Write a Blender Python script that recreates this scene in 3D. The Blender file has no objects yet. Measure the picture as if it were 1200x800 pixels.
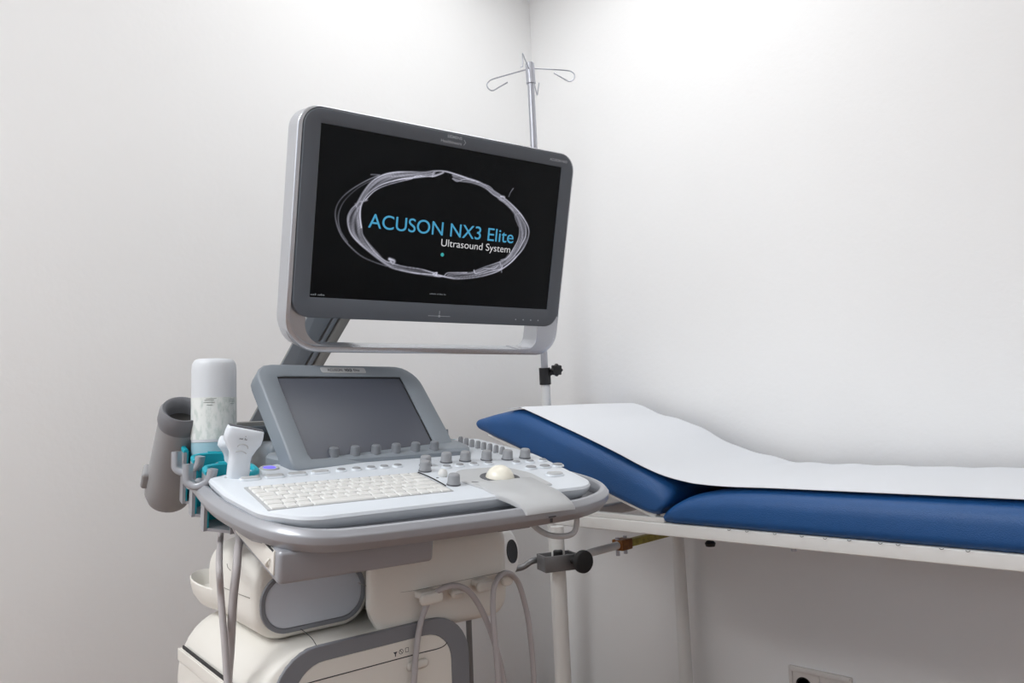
import bpy, bmesh, math, random
import numpy as np
from mathutils import Matrix, Vector
random.seed(4); rng = np.random.RandomState(7)
S = bpy.context.scene
COL = S.collection
PI = math.pi

# ------------------------------------------------------------------ camera
CAMH = 1.02
RW = ((0.7154, 0.0924, 0.6926), (0.6976, -0.0395, -0.7154), (-0.0388, 0.9949, -0.0927))
_r = np.array(RW)
_q0 = _r[:, 2]/np.linalg.norm(_r[:, 2]); _q1 = _r[:, 1]-_q0*(_r[:, 1]@_q0); _q1 /= np.linalg.norm(_q1)
_q2 = np.cross(_q1, _q0)
CR = np.stack([_q2, _q1, _q0], 1)
FOC = 880.0
CP = np.array([0, 0, CAMH])
cam = bpy.data.cameras.new('camera'); camo = bpy.data.objects.new('camera', cam); COL.objects.link(camo)
cam.lens = 36*FOC/1200; cam.sensor_width = 36; cam.clip_start = .01
M = Matrix.Identity(4)
for i in range(3):
    for j in range(3): M[i][j] = CR[i][j]
M.translation = Vector((0, 0, CAMH))
camo.matrix_world = M
S.camera = camo

def ray(x, y): return CR @ np.array([(x-600)/FOC, -(y-400)/FOC, -1.0])
def at(x, y, t): return CP + ray(x, y)*t                        # a measured point at distance t along the view axis
def onp(x, y, p, n): r = ray(x, y); return CP + r*(((p-CP)@n)/(r@n))

# ------------------------------------------------------------------ materials
def lin(c):
    return tuple(((v/255)/12.92 if v/255 <= .04045 else ((v/255+.055)/1.055)**2.4) for v in c)+(1,)
def mat(name, rgb, rough=.5, metal=0, bump=0, bscale=200, var=0, vscale=8, spec=.5, coat=0, sub=0):
    m = bpy.data.materials.new(name); m.use_nodes = True
    nt = m.node_tree; b = nt.nodes['Principled BSDF']
    b.inputs['Base Color'].default_value = lin(rgb); b.inputs['Roughness'].default_value = rough
    b.inputs['Metallic'].default_value = metal; b.inputs['Specular IOR Level'].default_value = spec
    b.inputs['Coat Weight'].default_value = coat
    tc = nt.nodes.new('ShaderNodeTexCoord')
    if var:
        n = nt.nodes.new('ShaderNodeTexNoise'); n.inputs['Scale'].default_value = vscale; n.inputs['Detail'].default_value = 4
        nt.links.new(tc.outputs['Object'], n.inputs['Vector'])
        mx = nt.nodes.new('ShaderNodeMix'); mx.data_type = 'RGBA'
        a = lin([max(0, c*(1-var)) for c in rgb]); c2 = lin([min(255, c*(1+var)) for c in rgb])
        mx.inputs[6].default_value = a; mx.inputs[7].default_value = c2
        nt.links.new(n.outputs['Fac'], mx.inputs[0]); nt.links.new(mx.outputs[2], b.inputs['Base Color'])
    if bump:
        n = nt.nodes.new('ShaderNodeTexNoise'); n.inputs['Scale'].default_value = bscale; n.inputs['Detail'].default_value = 3
        nt.links.new(tc.outputs['Object'], n.inputs['Vector'])
        bp = nt.nodes.new('ShaderNodeBump'); bp.inputs['Strength'].default_value = bump; bp.inputs['Distance'].default_value = .002
        nt.links.new(n.outputs['Fac'], bp.inputs['Height']); nt.links.new(bp.outputs['Normal'], b.inputs['Normal'])
    return m
def emis(name, rgb, strength):
    m = mat(name, rgb, .4); b = m.node_tree.nodes['Principled BSDF']
    b.inputs['Base Color'].default_value = (0, 0, 0, 1)
    b.inputs['Emission Color'].default_value = lin(rgb); b.inputs['Emission Strength'].default_value = strength
    return m
wallm = mat('wall paint', (240, 240, 240), .75, bump=.25, bscale=60, var=.006, vscale=3)
ceilm = mat('ceiling paint', (244, 244, 244), .8, bump=.1)
blue = mat('blue vinyl', (26, 80, 138), .42, bump=.35, bscale=450, var=.03, spec=.45)
paper = mat('white paper', (222, 225, 230), .85, bump=.15, bscale=40)
white_en = mat('white enamel', (228, 228, 226), .35)
cream = mat('warm white plastic', (226, 223, 216), .42, bump=.05, bscale=900)
coolw = mat('cool white plastic', (216, 222, 229), .38, bump=.04, bscale=900)
keym = mat('white key plastic', (222, 222, 220), .5)
keywell = mat('key well plastic', (176, 178, 180), .6)
grey = mat('satin grey plastic', (160, 162, 168), .32, metal=.2, coat=.3)
greyd = mat('dark satin grey plastic', (118, 119, 124), .5)
greyl = mat('light grey plastic', (186, 188, 190), .45)
knobm = mat('grey knob rubber', (150, 152, 156), .55)
knobd = mat('dark grey skirt', (88, 90, 95), .5)
slate = mat('slate grey plastic', (134, 142, 150), .45, bump=.05, bscale=900)
bezelm = mat('charcoal grey plastic', (92, 98, 106), .42, bump=.05, bscale=900)
silver = mat('silver painted metal', (200, 203, 209), .27, metal=.8)
armd = mat('dark blue grey plastic', (116, 124, 133), .4)
arml = mat('warm grey plastic', (140, 140, 138), .5)
bandm = mat('mid grey band plastic', (124, 126, 132), .42)
lensm = mat('pale grey panel plastic', (196, 200, 209), .3)
teal = mat('teal rubber', (14, 166, 184), .5)
warmer = mat('warm dark grey plastic', (148, 148, 150), .5)
warmin = mat('charcoal plastic', (62, 61, 60), .6)
cable = mat('grey cable rubber', (176, 171, 172), .5)
steel = mat('grey steel', (120, 120, 122), .4, metal=.5)
chrome = mat('chrome', (176, 178, 186), .3, metal=.85)
black = mat('black plastic', (20, 20, 22), .45)
rubber = mat('black rubber', (30, 30, 32), .7)
zinc = mat('yellow zinc', (150, 140, 70), .35, metal=.6, var=.35, vscale=60)
rust = mat('amber zinc', (120, 78, 38), .4, metal=.5, var=.4, vscale=90)
ballm = mat('ivory ball', (240, 236, 222), .25)
glassd = mat('dark glass', (84, 88, 99), .25, spec=.6)
inkm = mat('dark print', (60, 62, 66), .6)
inkw = mat('pale print', (178, 182, 188), .6)
softline = mat('soft seam', (150, 146, 140), .8)
darkline = mat('dark seam', (48, 48, 50), .8)
ledm = emis('violet light', (120, 110, 255), 1.2)
outm = mat('outlet plastic', (214, 208, 204), .4)
cyan_t = emis('blue screen text', (70, 160, 200), .9)
white_t = emis('white screen text', (230, 230, 232), .8)
dim_t = emis('dim screen text', (150, 155, 160), .5)
teal_t = emis('teal screen mark', (60, 180, 180), .8)
# floor: warm vinyl planks
floorm = mat('floor planks', (150, 112, 84), .45)
nt = floorm.node_tree; b = nt.nodes['Principled BSDF']
br = nt.nodes.new('ShaderNodeTexBrick'); br.inputs['Scale'].default_value = 1
br.inputs['Color1'].default_value = lin((140, 104, 80)); br.inputs['Color2'].default_value = lin((128, 96, 74))
br.inputs['Mortar'].default_value = lin((92, 66, 50)); br.inputs['Mortar Size'].default_value = .003
br.inputs['Brick Width'].default_value = 1.2; br.inputs['Row Height'].default_value = .18
tcn = nt.nodes.new('ShaderNodeTexCoord'); nt.links.new(tcn.outputs['Object'], br.inputs['Vector'])
nt.links.new(br.outputs['Color'], b.inputs['Base Color'])
# bottle plastic
bottlem = mat('milky bottle plastic', (218, 222, 227), .25)
bb = bottlem.node_tree.nodes['Principled BSDF']; bb.inputs['Transmission Weight'].default_value = .12; bb.inputs['Roughness'].default_value = .35
gelm = mat('pale blue gel', (160, 200, 214), .3)
gb = gelm.node_tree.nodes['Principled BSDF']; gb.inputs['Transmission Weight'].default_value = .15; gb.inputs['Roughness'].default_value = .3
# bottle label: faded print
labelm = mat('faded paper label', (222, 226, 224), .55)
nt = labelm.node_tree; b = nt.nodes['Principled BSDF']
tcn = nt.nodes.new('ShaderNodeTexCoord'); mp = nt.nodes.new('ShaderNodeMapping'); mp.inputs['Scale'].default_value = (90, 90, 40)
n1 = nt.nodes.new('ShaderNodeTexNoise'); n1.inputs['Scale'].default_value = 1.6; n1.inputs['Detail'].default_value = 5
rp = nt.nodes.new('ShaderNodeValToRGB'); rp.color_ramp.elements[0].position = .34; rp.color_ramp.elements[0].color = lin((196, 206, 202))
rp.color_ramp.elements[1].position = .52; rp.color_ramp.elements[1].color = lin((224, 228, 226))
nt.links.new(tcn.outputs['Object'], mp.inputs['Vector']); nt.links.new(mp.outputs['Vector'], n1.inputs['Vector'])
nt.links.new(n1.outputs['Fac'], rp.inputs['Fac']); nt.links.new(rp.outputs['Color'], b.inputs['Base Color'])

# ------------------------------------------------------------------ geometry helpers: g = (verts, faces)
def join(*gs):
    v, f = [], []
    for g in gs:
        o = len(v); v += list(g[0]); f += [tuple(i+o for i in q) for q in g[1]]
    return v, f
def tf(g, Mx): return [tuple(Mx @ Vector(p)) for p in g[0]], g[1]
def loft(rings, caps=True, closed=True):
    v = [tuple(p) for r in rings for p in r]; n = len(rings[0]); f = []
    for k in range(len(rings)-1):
        a, b_ = k*n, (k+1)*n
        for i in range(n if closed else n-1):
            j = (i+1) % n; f.append((a+i, a+j, b_+j, b_+i))
    if caps:
        f.append(tuple(range(n-1, -1, -1))); f.append(tuple(range((len(rings)-1)*n, len(rings)*n)))
    return v, f
def rpoly(pts, rad, n=6):
    if not hasattr(rad, '__len__'): rad = [rad]*len(pts)
    out = []; N = len(pts)
    for i, (p, r) in enumerate(zip(pts, rad)):
        p = np.array(p, float); a = np.array(pts[i-1], float); c = np.array(pts[(i+1) % N], float)
        u = a-p; w = c-p; lu = np.linalg.norm(u); lw = np.linalg.norm(w); u = u/lu; w = w/lw
        ang = math.acos(max(-1, min(1, u@w)))
        if r <= 0 or abs(ang-PI) < .02: out.append(tuple(p)); continue
        d = min(r/math.tan(ang/2), lu*.499, lw*.499); r2 = d*math.tan(ang/2)
        bis = (u+w); bis = bis/np.linalg.norm(bis); c0 = p+bis*(r2/math.sin(ang/2))
        s = p+u*d-c0; e = p+w*d-c0
        a0 = math.atan2(s[1], s[0]); a1 = math.atan2(e[1], e[0]); da = (a1-a0+PI) % (2*PI)-PI
        for k in range(n+1):
            t = a0+da*k/n; out.append((c0[0]+r2*math.cos(t), c0[1]+r2*math.sin(t)))
    return out
def rect(x0, y0, x1, y1): return [(x0, y0), (x1, y0), (x1, y1), (x0, y1)]
def rrect(x0, y0, x1, y1, r, n=6): return rpoly(rect(x0, y0, x1, y1), r, n)
def circle(r, n=24, cx=0, cy=0): return [(cx+r*math.cos(2*PI*i/n), cy+r*math.sin(2*PI*i/n)) for i in range(n)]
def inset(poly, d):
    P = np.array(poly, float); N = len(P)
    if abs(d) < 1e-9: return poly
    e = np.roll(P, -1, 0)-P; L = np.linalg.norm(e, axis=1)
    L[L < 1e-9] = 1; e = e/L[:, None]
    nrm = np.stack([-e[:, 1], e[:, 0]], 1)
    out = []
    for i in range(N):
        n1, n2 = nrm[i-1], nrm[i]; m = n1+n2; k = m@m
        m = n1 if k < 1e-6 else m*2/k
        if np.linalg.norm(m) > 1.6: m = m/np.linalg.norm(m)*1.6
        out.append(tuple(P[i]+m*d))
    return out
def stack(poly, prof, caps=True):          # prof: (inset, height)
    return loft([[(x, y, h) for x, y in inset(poly, d)] for d, h in prof], caps)
def rnd(h0, h1, r0, r1=None, n=4):         # profile with rounded bottom r0 and rounded top r1
    r1 = r0 if r1 is None else r1; p = []
    if r0 > 0: p += [(r0*(1-math.sin(PI/2*k/n)), h0+r0*(1-math.cos(PI/2*k/n))) for k in range(n+1)]
    else: p.append((0, h0))
    if r1 > 0: p += [(r1*(1-math.cos(PI/2*k/n)), h1-r1*(1-math.sin(PI/2*k/n))) for k in range(n+1)]
    else: p.append((0, h1))
    return p
def rbox(x0, x1, y0, y1, z0, z1, r, rv=None): return stack(rrect(x0, y0, x1, y1, r if rv is None else rv), rnd(z0, z1, r))
def cyl(r, h0, h1, n=24, bev=0):
    p = circle(r, n); return stack(p, rnd(h0, h1, bev) if bev else [(0, h0), (0, h1)])
def lathe(prof, n=28):                      # prof: (r, z)
    return loft([[(max(r, 1e-5)*math.cos(2*PI*i/n), max(r, 1e-5)*math.sin(2*PI*i/n), z) for i in range(n)] for r, z in prof])
def smooth(pts, k=6, closed=False):
    P = [np.array(p, float) for p in pts]; N = len(P); out = []
    for i in range(N if closed else N-1):
        if closed: p0, p1, p2, p3 = P[i-1], P[i], P[(i+1) % N], P[(i+2) % N]
        else: p0 = P[max(i-1, 0)]; p1 = P[i]; p2 = P[i+1]; p3 = P[min(i+2, N-1)]
        for j in range(k):
            t = j/k
            out.append(.5*((2*p1)+(-p0+p2)*t+(2*p0-5*p1+4*p2-p3)*t*t+(-p0+3*p1-3*p2+p3)*t**3))
    if not closed: out.append(P[-1])
    return out
def sweep(path, sec, up=None, closed=False, caps=True):   # sec(i, s) or list of (a, b) in the (side, up) plane
    P = [np.array(p, float) for p in path]; N = len(P); rings = []; ref = None
    for i in range(N):
        if closed: t = P[(i+1) % N]-P[i-1]
        else: t = P[min(i+1, N-1)]-P[max(i-1, 0)]
        t = t/np.linalg.norm(t)
        if up is not None: u = np.array(up, float)
        else:
            if ref is None: ref = np.array([0, 0, 1.]) if abs(t[2]) < .9 else np.array([1., 0, 0])
            u = ref
        u = u-t*(u@t); u = u/np.linalg.norm(u); ref = u
        s = np.cross(t, u)
        sc = sec(i/(N-1)) if callable(sec) else sec
        rings.append([tuple(P[i]+s*a+u*b_) for a, b_ in sc])
    if closed: rings.append(rings[0]); return loft(rings, False)
    return loft(rings, caps)
def tube(path, r, n=10, k=6, sm=True):
    p = smooth(path, k) if sm else path
    return sweep(p, (lambda s: circle(r(s), n)) if callable(r) else circle(r, n))
def seg(a, b_, r, n=16, r2=None):
    r2 = r if r2 is None else r2
    return sweep([a, b_], lambda s: circle(r+(r2-r)*s, n))
def frame(o, U, V, W=None):
    U = np.array(U, float); V = np.array(V, float); W = np.cross(U, V) if W is None else W
    m = Matrix.Identity(4)
    for i in range(3): m[i][0] = U[i]; m[i][1] = V[i]; m[i][2] = W[i]; m[i][3] = o[i]
    return m
T = lambda x, y, z: Matrix.Translation((x, y, z))
WM = {}
def empty(name, loc):
    o = bpy.data.objects.new(name, None); COL.objects.link(o); o.empty_display_size = .05
    o.location = loc; WM[o.name] = T(*loc); return o
def link(o, parent, Mx):
    COL.objects.link(o)
    if parent is not None:
        o.parent = parent; o.matrix_parent_inverse = Matrix.Identity(4)
        o.matrix_basis = WM[parent.name].inverted() @ Mx
    else: o.matrix_basis = Mx
    WM[o.name] = Mx
def obj(name, g, m, parent=None, Mx=None, ang=35, label=None):
    Mx = Matrix.Identity(4) if Mx is None else Mx
    me = bpy.data.meshes.new(name)
    vv = [tuple(p) for p in g[0]]
    c = Vector((0, 0, 0))
    if parent is not None:                     # origin in the middle of the mesh
        a = np.array(vv); c = Vector(tuple((a.min(0)+a.max(0))/2)); vv = [tuple(Vector(p)-c) for p in vv]
    me.from_pydata(vv, [], g[1]); me.update()
    bm = bmesh.new(); bm.from_mesh(me); bmesh.ops.recalc_face_normals(bm, faces=bm.faces); bm.to_mesh(me); bm.free()
    me.shade_smooth()
    try: me.set_sharp_from_angle(angle=math.radians(ang))
    except Exception: pass
    me.materials.append(m)
    o = bpy.data.objects.new(name, me); link(o, parent, Mx @ Matrix.Translation(c))
    if label: o['label'] = label
    return o
def copyat(o, parent, Mx):
    c = o.copy(); link(c, parent, Mx); return c
def tag(o, label, cat, group=None):
    o['label'] = label; o['category'] = cat
    if group: o['group'] = group
def struct(name, g, m):
    o = obj(name, g, m); o['kind'] = 'structure'; return o
def text(name, s, size, m, parent, Mx, align='CENTER', sx=1, ext=.0001, bold=0):
    cu = bpy.data.curves.new(name, 'FONT'); cu.body = s; cu.size = size; cu.align_x = align; cu.extrude = ext; cu.offset = bold
    t = bpy.data.objects.new(name, cu); COL.objects.link(t)
    dg = bpy.context.evaluated_depsgraph_get(); me = bpy.data.meshes.new_from_object(t.evaluated_get(dg))
    bpy.data.objects.remove(t)
    me.name = name; me.transform(Matrix.Diagonal((sx, 1, 1, 1)))
    me.materials.clear(); me.materials.append(m)
    o = bpy.data.objects.new(name, me); link(o, parent, Mx); return o

# ------------------------------------------------------------------ the room
XL, YR, XF, YB, ZC = -1.815, 2.04, 2.6, -3.0, 2.7
th = .1
struct('floor', rbox(XL-th, XF+th, YB-th, YR+th, -.1, 0, .001), floorm)
struct('ceiling', rbox(XL-th, XF+th, YB-th, YR+th, ZC, ZC+.1, .001), ceilm)
struct('wall_left', rbox(XL-th, XL, YB-th, YR+th, 0, ZC, .001), wallm)
struct('wall_right', rbox(XL, XF, YR, YR+th, 0, ZC, .001), wallm)
struct('wall_front', rbox(XF, XF+th, YB-th, YR+th, 0, ZC, .001), wallm)
wx0, wx1, wz0, wz1 = -.9, 1.5, .95, 2.3
struct('wall_back', join(rbox(XL, wx0, YB-th, YB, 0, ZC, .001), rbox(wx1, XF, YB-th, YB, 0, ZC, .001),
       rbox(wx0, wx1, YB-th, YB, 0, wz0, .001), rbox(wx0, wx1, YB-th, YB, wz1, ZC, .001)), wallm)
wf = struct('window_1', join(rbox(wx0, wx1, YB-.08, YB-.02, wz0, wz0+.05, .004), rbox(wx0, wx1, YB-.08, YB-.02, wz1-.05, wz1, .004),
       rbox(wx0, wx0+.05, YB-.08, YB-.02, wz0+.05, wz1-.05, .004), rbox(wx1-.05, wx1, YB-.08, YB-.02, wz0+.05, wz1-.05, .004),
       rbox(.27, .33, YB-.08, YB-.02, wz0+.05, wz1-.05, .004)), white_en)
glass = bpy.data.materials.new('window glass'); glass.use_nodes = True
nt = glass.node_tree; nt.nodes.clear(); oo = nt.nodes.new('ShaderNodeOutputMaterial'); tr = nt.nodes.new('ShaderNodeBsdfTransparent')
gl = nt.nodes.new('ShaderNodeBsdfGlossy'); gl.inputs['Roughness'].default_value = .02; mx = nt.nodes.new('ShaderNodeMixShader'); mx.inputs[0].default_value = .06
nt.links.new(tr.outputs[0], mx.inputs[1]); nt.links.new(gl.outputs[0], mx.inputs[2]); nt.links.new(mx.outputs[0], oo.inputs[0])
obj('window_pane', join(rbox(wx0+.05, .27, YB-.052, YB-.048, wz0+.05, wz1-.05, .0005), rbox(.33, wx1-.05, YB-.052, YB-.048, wz0+.05, wz1-.05, .0005)), glass, wf)

# unseen fill panels added under the ceiling, standing in for flash bounced off it
fillm = emis('fill light diffuser', (255, 252, 248), 1)
for i, (lx, ly, le, lnm) in enumerate(((-1.05, 1.25, 10.08, 'in the corner above the drip stand'), (1.3, 0.6, 5.78, 'above the foot of the treatment table'), (-1.05, -1.2, 52.99, 'beside the left wall'), (0.4, -1.2, 2, 'nearest the window'))):
    L = empty('fill_panel', (lx, ly, ZC))
    tag(L, 'white square fill light panel added to the ceiling ' + lnm, 'added lamp', 'added ceiling fill panels')
    obj('housing', stack(rrect(lx-.55, ly-.55, lx+.55, ly+.55, .01), rnd(ZC-.04, ZC-.001, .004)), white_en, L)
    obj('diffuser', stack(rrect(lx-.52, ly-.52, lx+.52, ly+.52, .01), rnd(ZC-.046, ZC-.04, .001)), fillm, L)
    ld = bpy.data.lights.new('fill_light', 'AREA'); ld.shape = 'SQUARE'; ld.size = 1.04; ld.energy = le*1.0; ld.color = (.97, .99, 1)
    lo = bpy.data.objects.new('fill_light', ld); COL.objects.link(lo); lo.location = (lx, ly, ZC-.06)
w = bpy.data.worlds.new('World'); S.world = w; w.use_nodes = True
bg = w.node_tree.nodes['Background']; bg.inputs[0].default_value = (.82, .9, 1, 1); bg.inputs[1].default_value = 2.71

# ------------------------------------------------------------------ ultrasound machine
MACH = empty('ultrasound_machine', (-1.0, .62, 0))
tag(MACH, 'white and grey ultrasound machine with a tilted monitor, keyboard console and touch screen', 'ultrasound machine')
ya = math.radians(77.9); ti = math.radians(10)
U = np.array([math.cos(ya), math.sin(ya), 0]); Dh = np.array([-math.sin(ya), math.cos(ya), 0])
D = Dh*math.cos(ti)+np.array([0, 0, math.sin(ti)]); Nn = np.cross(U, D)
P0 = np.array([-.9283, .4609, .935])
MC = frame(P0, U, D, Nn)                         # console frame: u right, d back, h up

# console -----------------------------------------------------------
pan = rpoly([(-.034, .075), (-.031, -.010), (-.013, -.105), (.030, -.149), (.465, -.147), (.502, .07), (.476, .222), (.43, .225), (.15, .2), (.085, .135)],
            [.012, .08, .06, .05, .048, .12, .02, .01, .03, .05], 8)
pan = pan[::1]
panel = obj('control_panel', stack(pan, [(.009, -.019), (.004, -.015), (.001, -.009), (0, -.005), (.002, -.0015), (.006, 0)]), coolw, MACH, MC)
obj('console_skirt', stack(pan, [(.05, -.062), (.02, -.055), (.012, -.045), (.0105, -.018)]), grey, MACH, MC)
# handle rim
def arc(cx, cy, r, a0, a1, n=8): return [(cx+r*math.cos(math.radians(a0+(a1-a0)*k/n)), cy+r*math.sin(math.radians(a0+(a1-a0)*k/n))) for k in range(n+1)]
rp2 = [(-.035, .12), (-.035, .04), (-.030, -.01), (-.020, -.06), (-.005, -.11), (.014, -.143), (.045, -.165), (.09, -.1725), (.2, -.176), (.31, -.176), (.385, -.173), (.425, -.165), (.463, -.148), (.494, -.120), (.507, -.087), (.507, -.05), (.498, -.005)]
rim_sec = rpoly([(-.004, -.005), (.003, -.005), (.010, -.012), (.010, -.021), (.003, -.032), (-.006, -.033), (-.006, -.016)], .004, 3)
path3 = smooth([(x, y, 0) for x, y in rp2], 3)
obj('rim_handle', sweep(path3, [(a, b_-.006) for a, b_ in rim_sec], up=(0, 0, 1)), grey, MACH, MC, ang=50)
tray = [(x, y) for x, y in rp2]
obj('console_tray', stack(tray[2:-2]+[(.48, .1), (.4, .16), (.02, .1)], [(.05, -.042), (.016, -.041), (.008, -.037), (.005, -.030)]), greyd, MACH, MC)
obj('console_underside', rbox(-.002, .195, -.148, .14, -.076, -.037, .005, .006), grey, MACH, MC)
# side plate with slot on the left of the underside
obj('side_plate', rbox(-.0040, .0, -.135, .12, -.068, -.040, .001), cream, MACH, MC)
obj('slot_seam', rbox(-.0044, -.003, -.132, .11, -.0415, -.0395, .0002), darkline, MACH, MC)
obj('small_hook', tube([(-.004, -.122, -.052), (-.007, -.121, -.056), (-.006, -.116, -.062), (-.004, -.111, -.063)], .0015), cream, MACH, MC)

# keyboard ----------------------------------------------------------
KB = obj('keyboard', stack(rrect(-.0045, -.108, .243, .005, .003), [(0, -.0005), (0, .0006), (.001, .0008)]), keywell, MACH, MC)
rows = [(-.004, .012, [1]*15+[.9]), (-.023, .0165, [1]*13+[1.9]), (-.0415, .0165, [1.5]+[1]*12+[1.4]), (-.060, .0165, [1.8]+[1]*11+[2.1]),
        (-.0785, .0165, [1.3]+[1]*11+[1.6, 1]), (-.097, .0165, [1.2, 1, 1.2, 5.2, 1.2, 1, 1, 1, 1, 1, 1])]
W0 = -.001; WK = .240
cache = {}
for yb_, hh, ws in rows:
    tot = sum(ws); x = W0
    for wk in ws:
        ww = wk*WK/tot; key = (round(ww, 4), hh)
        Mk = MC @ T(x+ww/2, yb_-(.002 if hh < .015 else 0)-.002, .0008)
        if key not in cache:
            a = ww/2-.0008; c = hh/2
            cache[key] = obj('key', stack(rrect(-a, -c, a, c, .0015, 3), [(0, 0), (.0003, .0010), (.0010, .0019), (.0018, .0020)]), keym, KB, Mk)
        else: copyat(cache[key], KB, Mk @ T(0, 0, .0010))
        x += ww
# dark curved trim beside the keys
obj('trim_line', tube([(.2445, .004, .0008), (.2470, -.02, .0008), (.2470, -.05, .0008), (.2450, -.08, .0008)], .0009), darkline, KB, MC)

# knobs and buttons
def knob_g(r, h): return lathe([(r*1.03, 0), (r*1.04, h*.12), (r*.98, h*.18), (r*.97, h*.5), (r*.9, h*.86), (r*.7, h*.98), (0.0, h)], 24)
def skirt_g(r): return lathe([(r*1.1, 0), (r*1.12, .0012), (r*1.05, .002), (0, .002)], 24)
k0 = s0 = None
for u_, d_ in ((.259, .010), (.276, .042), (.318, .053), (.352, .052), (.389, .047), (.425, .040), (.460, .040), (.259, -.077)):
    Mk = MC @ T(u_, d_, .0018)
    if k0 is None:
        k0 = obj('control_knob', knob_g(.0089, .0145), knobm, panel, Mk); hk = WM[k0.name].copy()
        off = Mk.inverted() @ hk
        s0 = obj('knob_skirt', skirt_g(.0089), knobd, panel, MC @ T(u_, d_, 0)); offs = (MC @ T(u_, d_, 0)).inverted() @ WM[s0.name]
    else:
        copyat(k0, panel, Mk @ off); copyat(s0, panel, MC @ T(u_, d_, 0) @ offs)
sl = None
for i in range(8):
    u_ = .415+.0035*i; d_ = .178-.0142*i
    Mk = MC @ T(u_, d_, 0)
    if sl is None:
        sl = obj('slider_cap', stack(rrect(-.0045, -.0032, .0045, .0032, .002, 3), [(0, 0), (.0004, .010), (.0012, .0125), (.0022, .0132)]), knobm, panel, Mk); osl = Mk.inverted() @ WM[sl.name]
    else: copyat(sl, panel, Mk @ osl)
def btn(a, c, h=.0036):
    return stack(rrect(-a, -c, a, c, min(a, c)*.98, 6), [(-.001, 0), (-.0005, .0012), (.0006, h), (.0016, h+.0003)])
sets = [('round_button', (.0062, .0052), [(.144, .050), (.167, .050), (.190, .050), (.211, .050), (.233, .050), (.301, .020), (.325, .022), (.350, .022), (.376, .020), (.423, .010), (.449, .009), (.475, .010)], knobm),
        ('wide_button', (.0125, .0050), [(.014, .044), (.047, .046), (.079, .048), (.112, .049)], greyl),
        ('oval_button', (.0088, .0068), [(.424, -.029), (.451, -.029), (.477, -.028)], knobm),
        ('set_button', (.0135, .0085), [(.434, -.078)], greyl)]
for nm, (a, c), pos, m_ in sets:
    o0 = r0_ = None
    for u_, d_ in pos:
        Mk = MC @ T(u_, d_, .0004)
        if o0 is None:
            o0 = obj(nm, btn(a, c), m_, panel, Mk); of = Mk.inverted() @ WM[o0.name]
            r0_ = obj('button_ring', stack(rrect(-a-.0022, -c-.0022, a+.0022, c+.0022, c+.002, 6), [(0, -.0002), (.0006, .0016), (.0012, .0022), (.0016, .0022)]), coolw, panel, Mk); ofr = Mk.inverted() @ WM[r0_.name]
        else: copyat(o0, panel, Mk @ of); copyat(r0_, panel, Mk @ ofr)
Mp = MC @ T(.055, .098, 0)
pw = obj('power_button', stack(circle(.0135, 32), [(0, 0), (.0006, .0022), (.0024, .0024), (.0034, .0012), (.004, .0012)]), greyl, panel, Mp)
obj('power_light', stack(circle(.0092, 28), [(0, .0008), (.0004, .0020), (.0015, .0024)]), ledm, panel, Mp, label='glowing violet power light')
obj('indicator_mark', stack(circle(.003, 16), [(0, 0), (.0003, .0006)]), greyl, panel, MC @ T(-.012, .064, 0))
obj('toggle_ball', lathe([(.006, 0), (.0072, .003), (.0066, .007), (.004, .0105), (0, .0115)], 20), keym, panel, MC @ T(.268, -.028, 0))
for s in (-1, 1):
    obj('toggle_arrow', stack([(-.0022, -.0018), (.0022, -.0018), (0, .002)], [(0, 0), (0, .0005)]), inkm, panel, MC @ T(.268+s*.0115, -.033, 0))
# trackball and surround
sur = rpoly([(.285, -.118), (.392, -.130), (.402, -.06), (.385, -.010), (.305, -.006), (.272, -.045)], [.012, .004, .04, .03, .03, .03], 6)
obj('trackball_surround', stack(sur, [(0, -.001), (0, .0012), (.0015, .0026)]), greyl, panel, MC)
obj('trackball_ring', stack(circle(.030, 36, .340, -.070), [(0, .002), (.0008, .0034), (.004, .0036), (.006, .0028)]), knobd, panel, MC)
obj('trackball', lathe([(.0215*math.cos(a), .0215*math.sin(a)) for a in np.linspace(-.3, PI/2, 12)], 32), ballm, panel, MC @ T(.340, -.070, -.001))
for pts_ in ([(.286, -.080, .0026), (.300, -.088, .0026), (.313, -.090, .0026)], [(.3125, -.0915, .0026), (.307, -.104, .0026), (.3005, -.114, .0026)]):
    obj('surround_seam', tube(pts_, .0005), darkline, panel, MC)
# palm rest flowing over the rim
pr = [(-.088, .0036, .290, .384), (-.115, .0036, .284, .382), (-.138, .0034, .283, .380), (-.153, .0015, .288, .382), (-.165, -.002, .297, .385),
      (-.175, -.0060, .303, .387), (-.183, -.0100, .306, .388), (-.1875, -.0145, .307, .389), (-.1885, -.0185, .307, .389)]
rings = []
for i, (d_, h_, a, b_) in enumerate(pr):
    j0 = pr[max(i-1, 0)]; j1 = pr[min(i+1, len(pr)-1)]
    tx, tz = j1[0]-j0[0], j1[1]-j0[1]; l_ = math.hypot(tx, tz); nx, nz = -tz/l_, tx/l_
    if nz < 0 or (abs(nz) < .2 and nx > 0): nx, nz = -nx, -nz
    q = .007
    rings.append([(a, d_-nx*q, h_-nz*q), (a, d_-nx*.002, h_-nz*.002), (a+.002, d_, h_), (a+(b_-a)*.33, d_, h_+.0004), (a+(b_-a)*.66, d_, h_+.0004), (b_-.002, d_, h_), (b_, d_-nx*.002, h_-nz*.002), (b_, d_-nx*q, h_-nz*q)])
obj('palm_rest', loft(rings), greyl, MACH, MC, ang=60)
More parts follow.
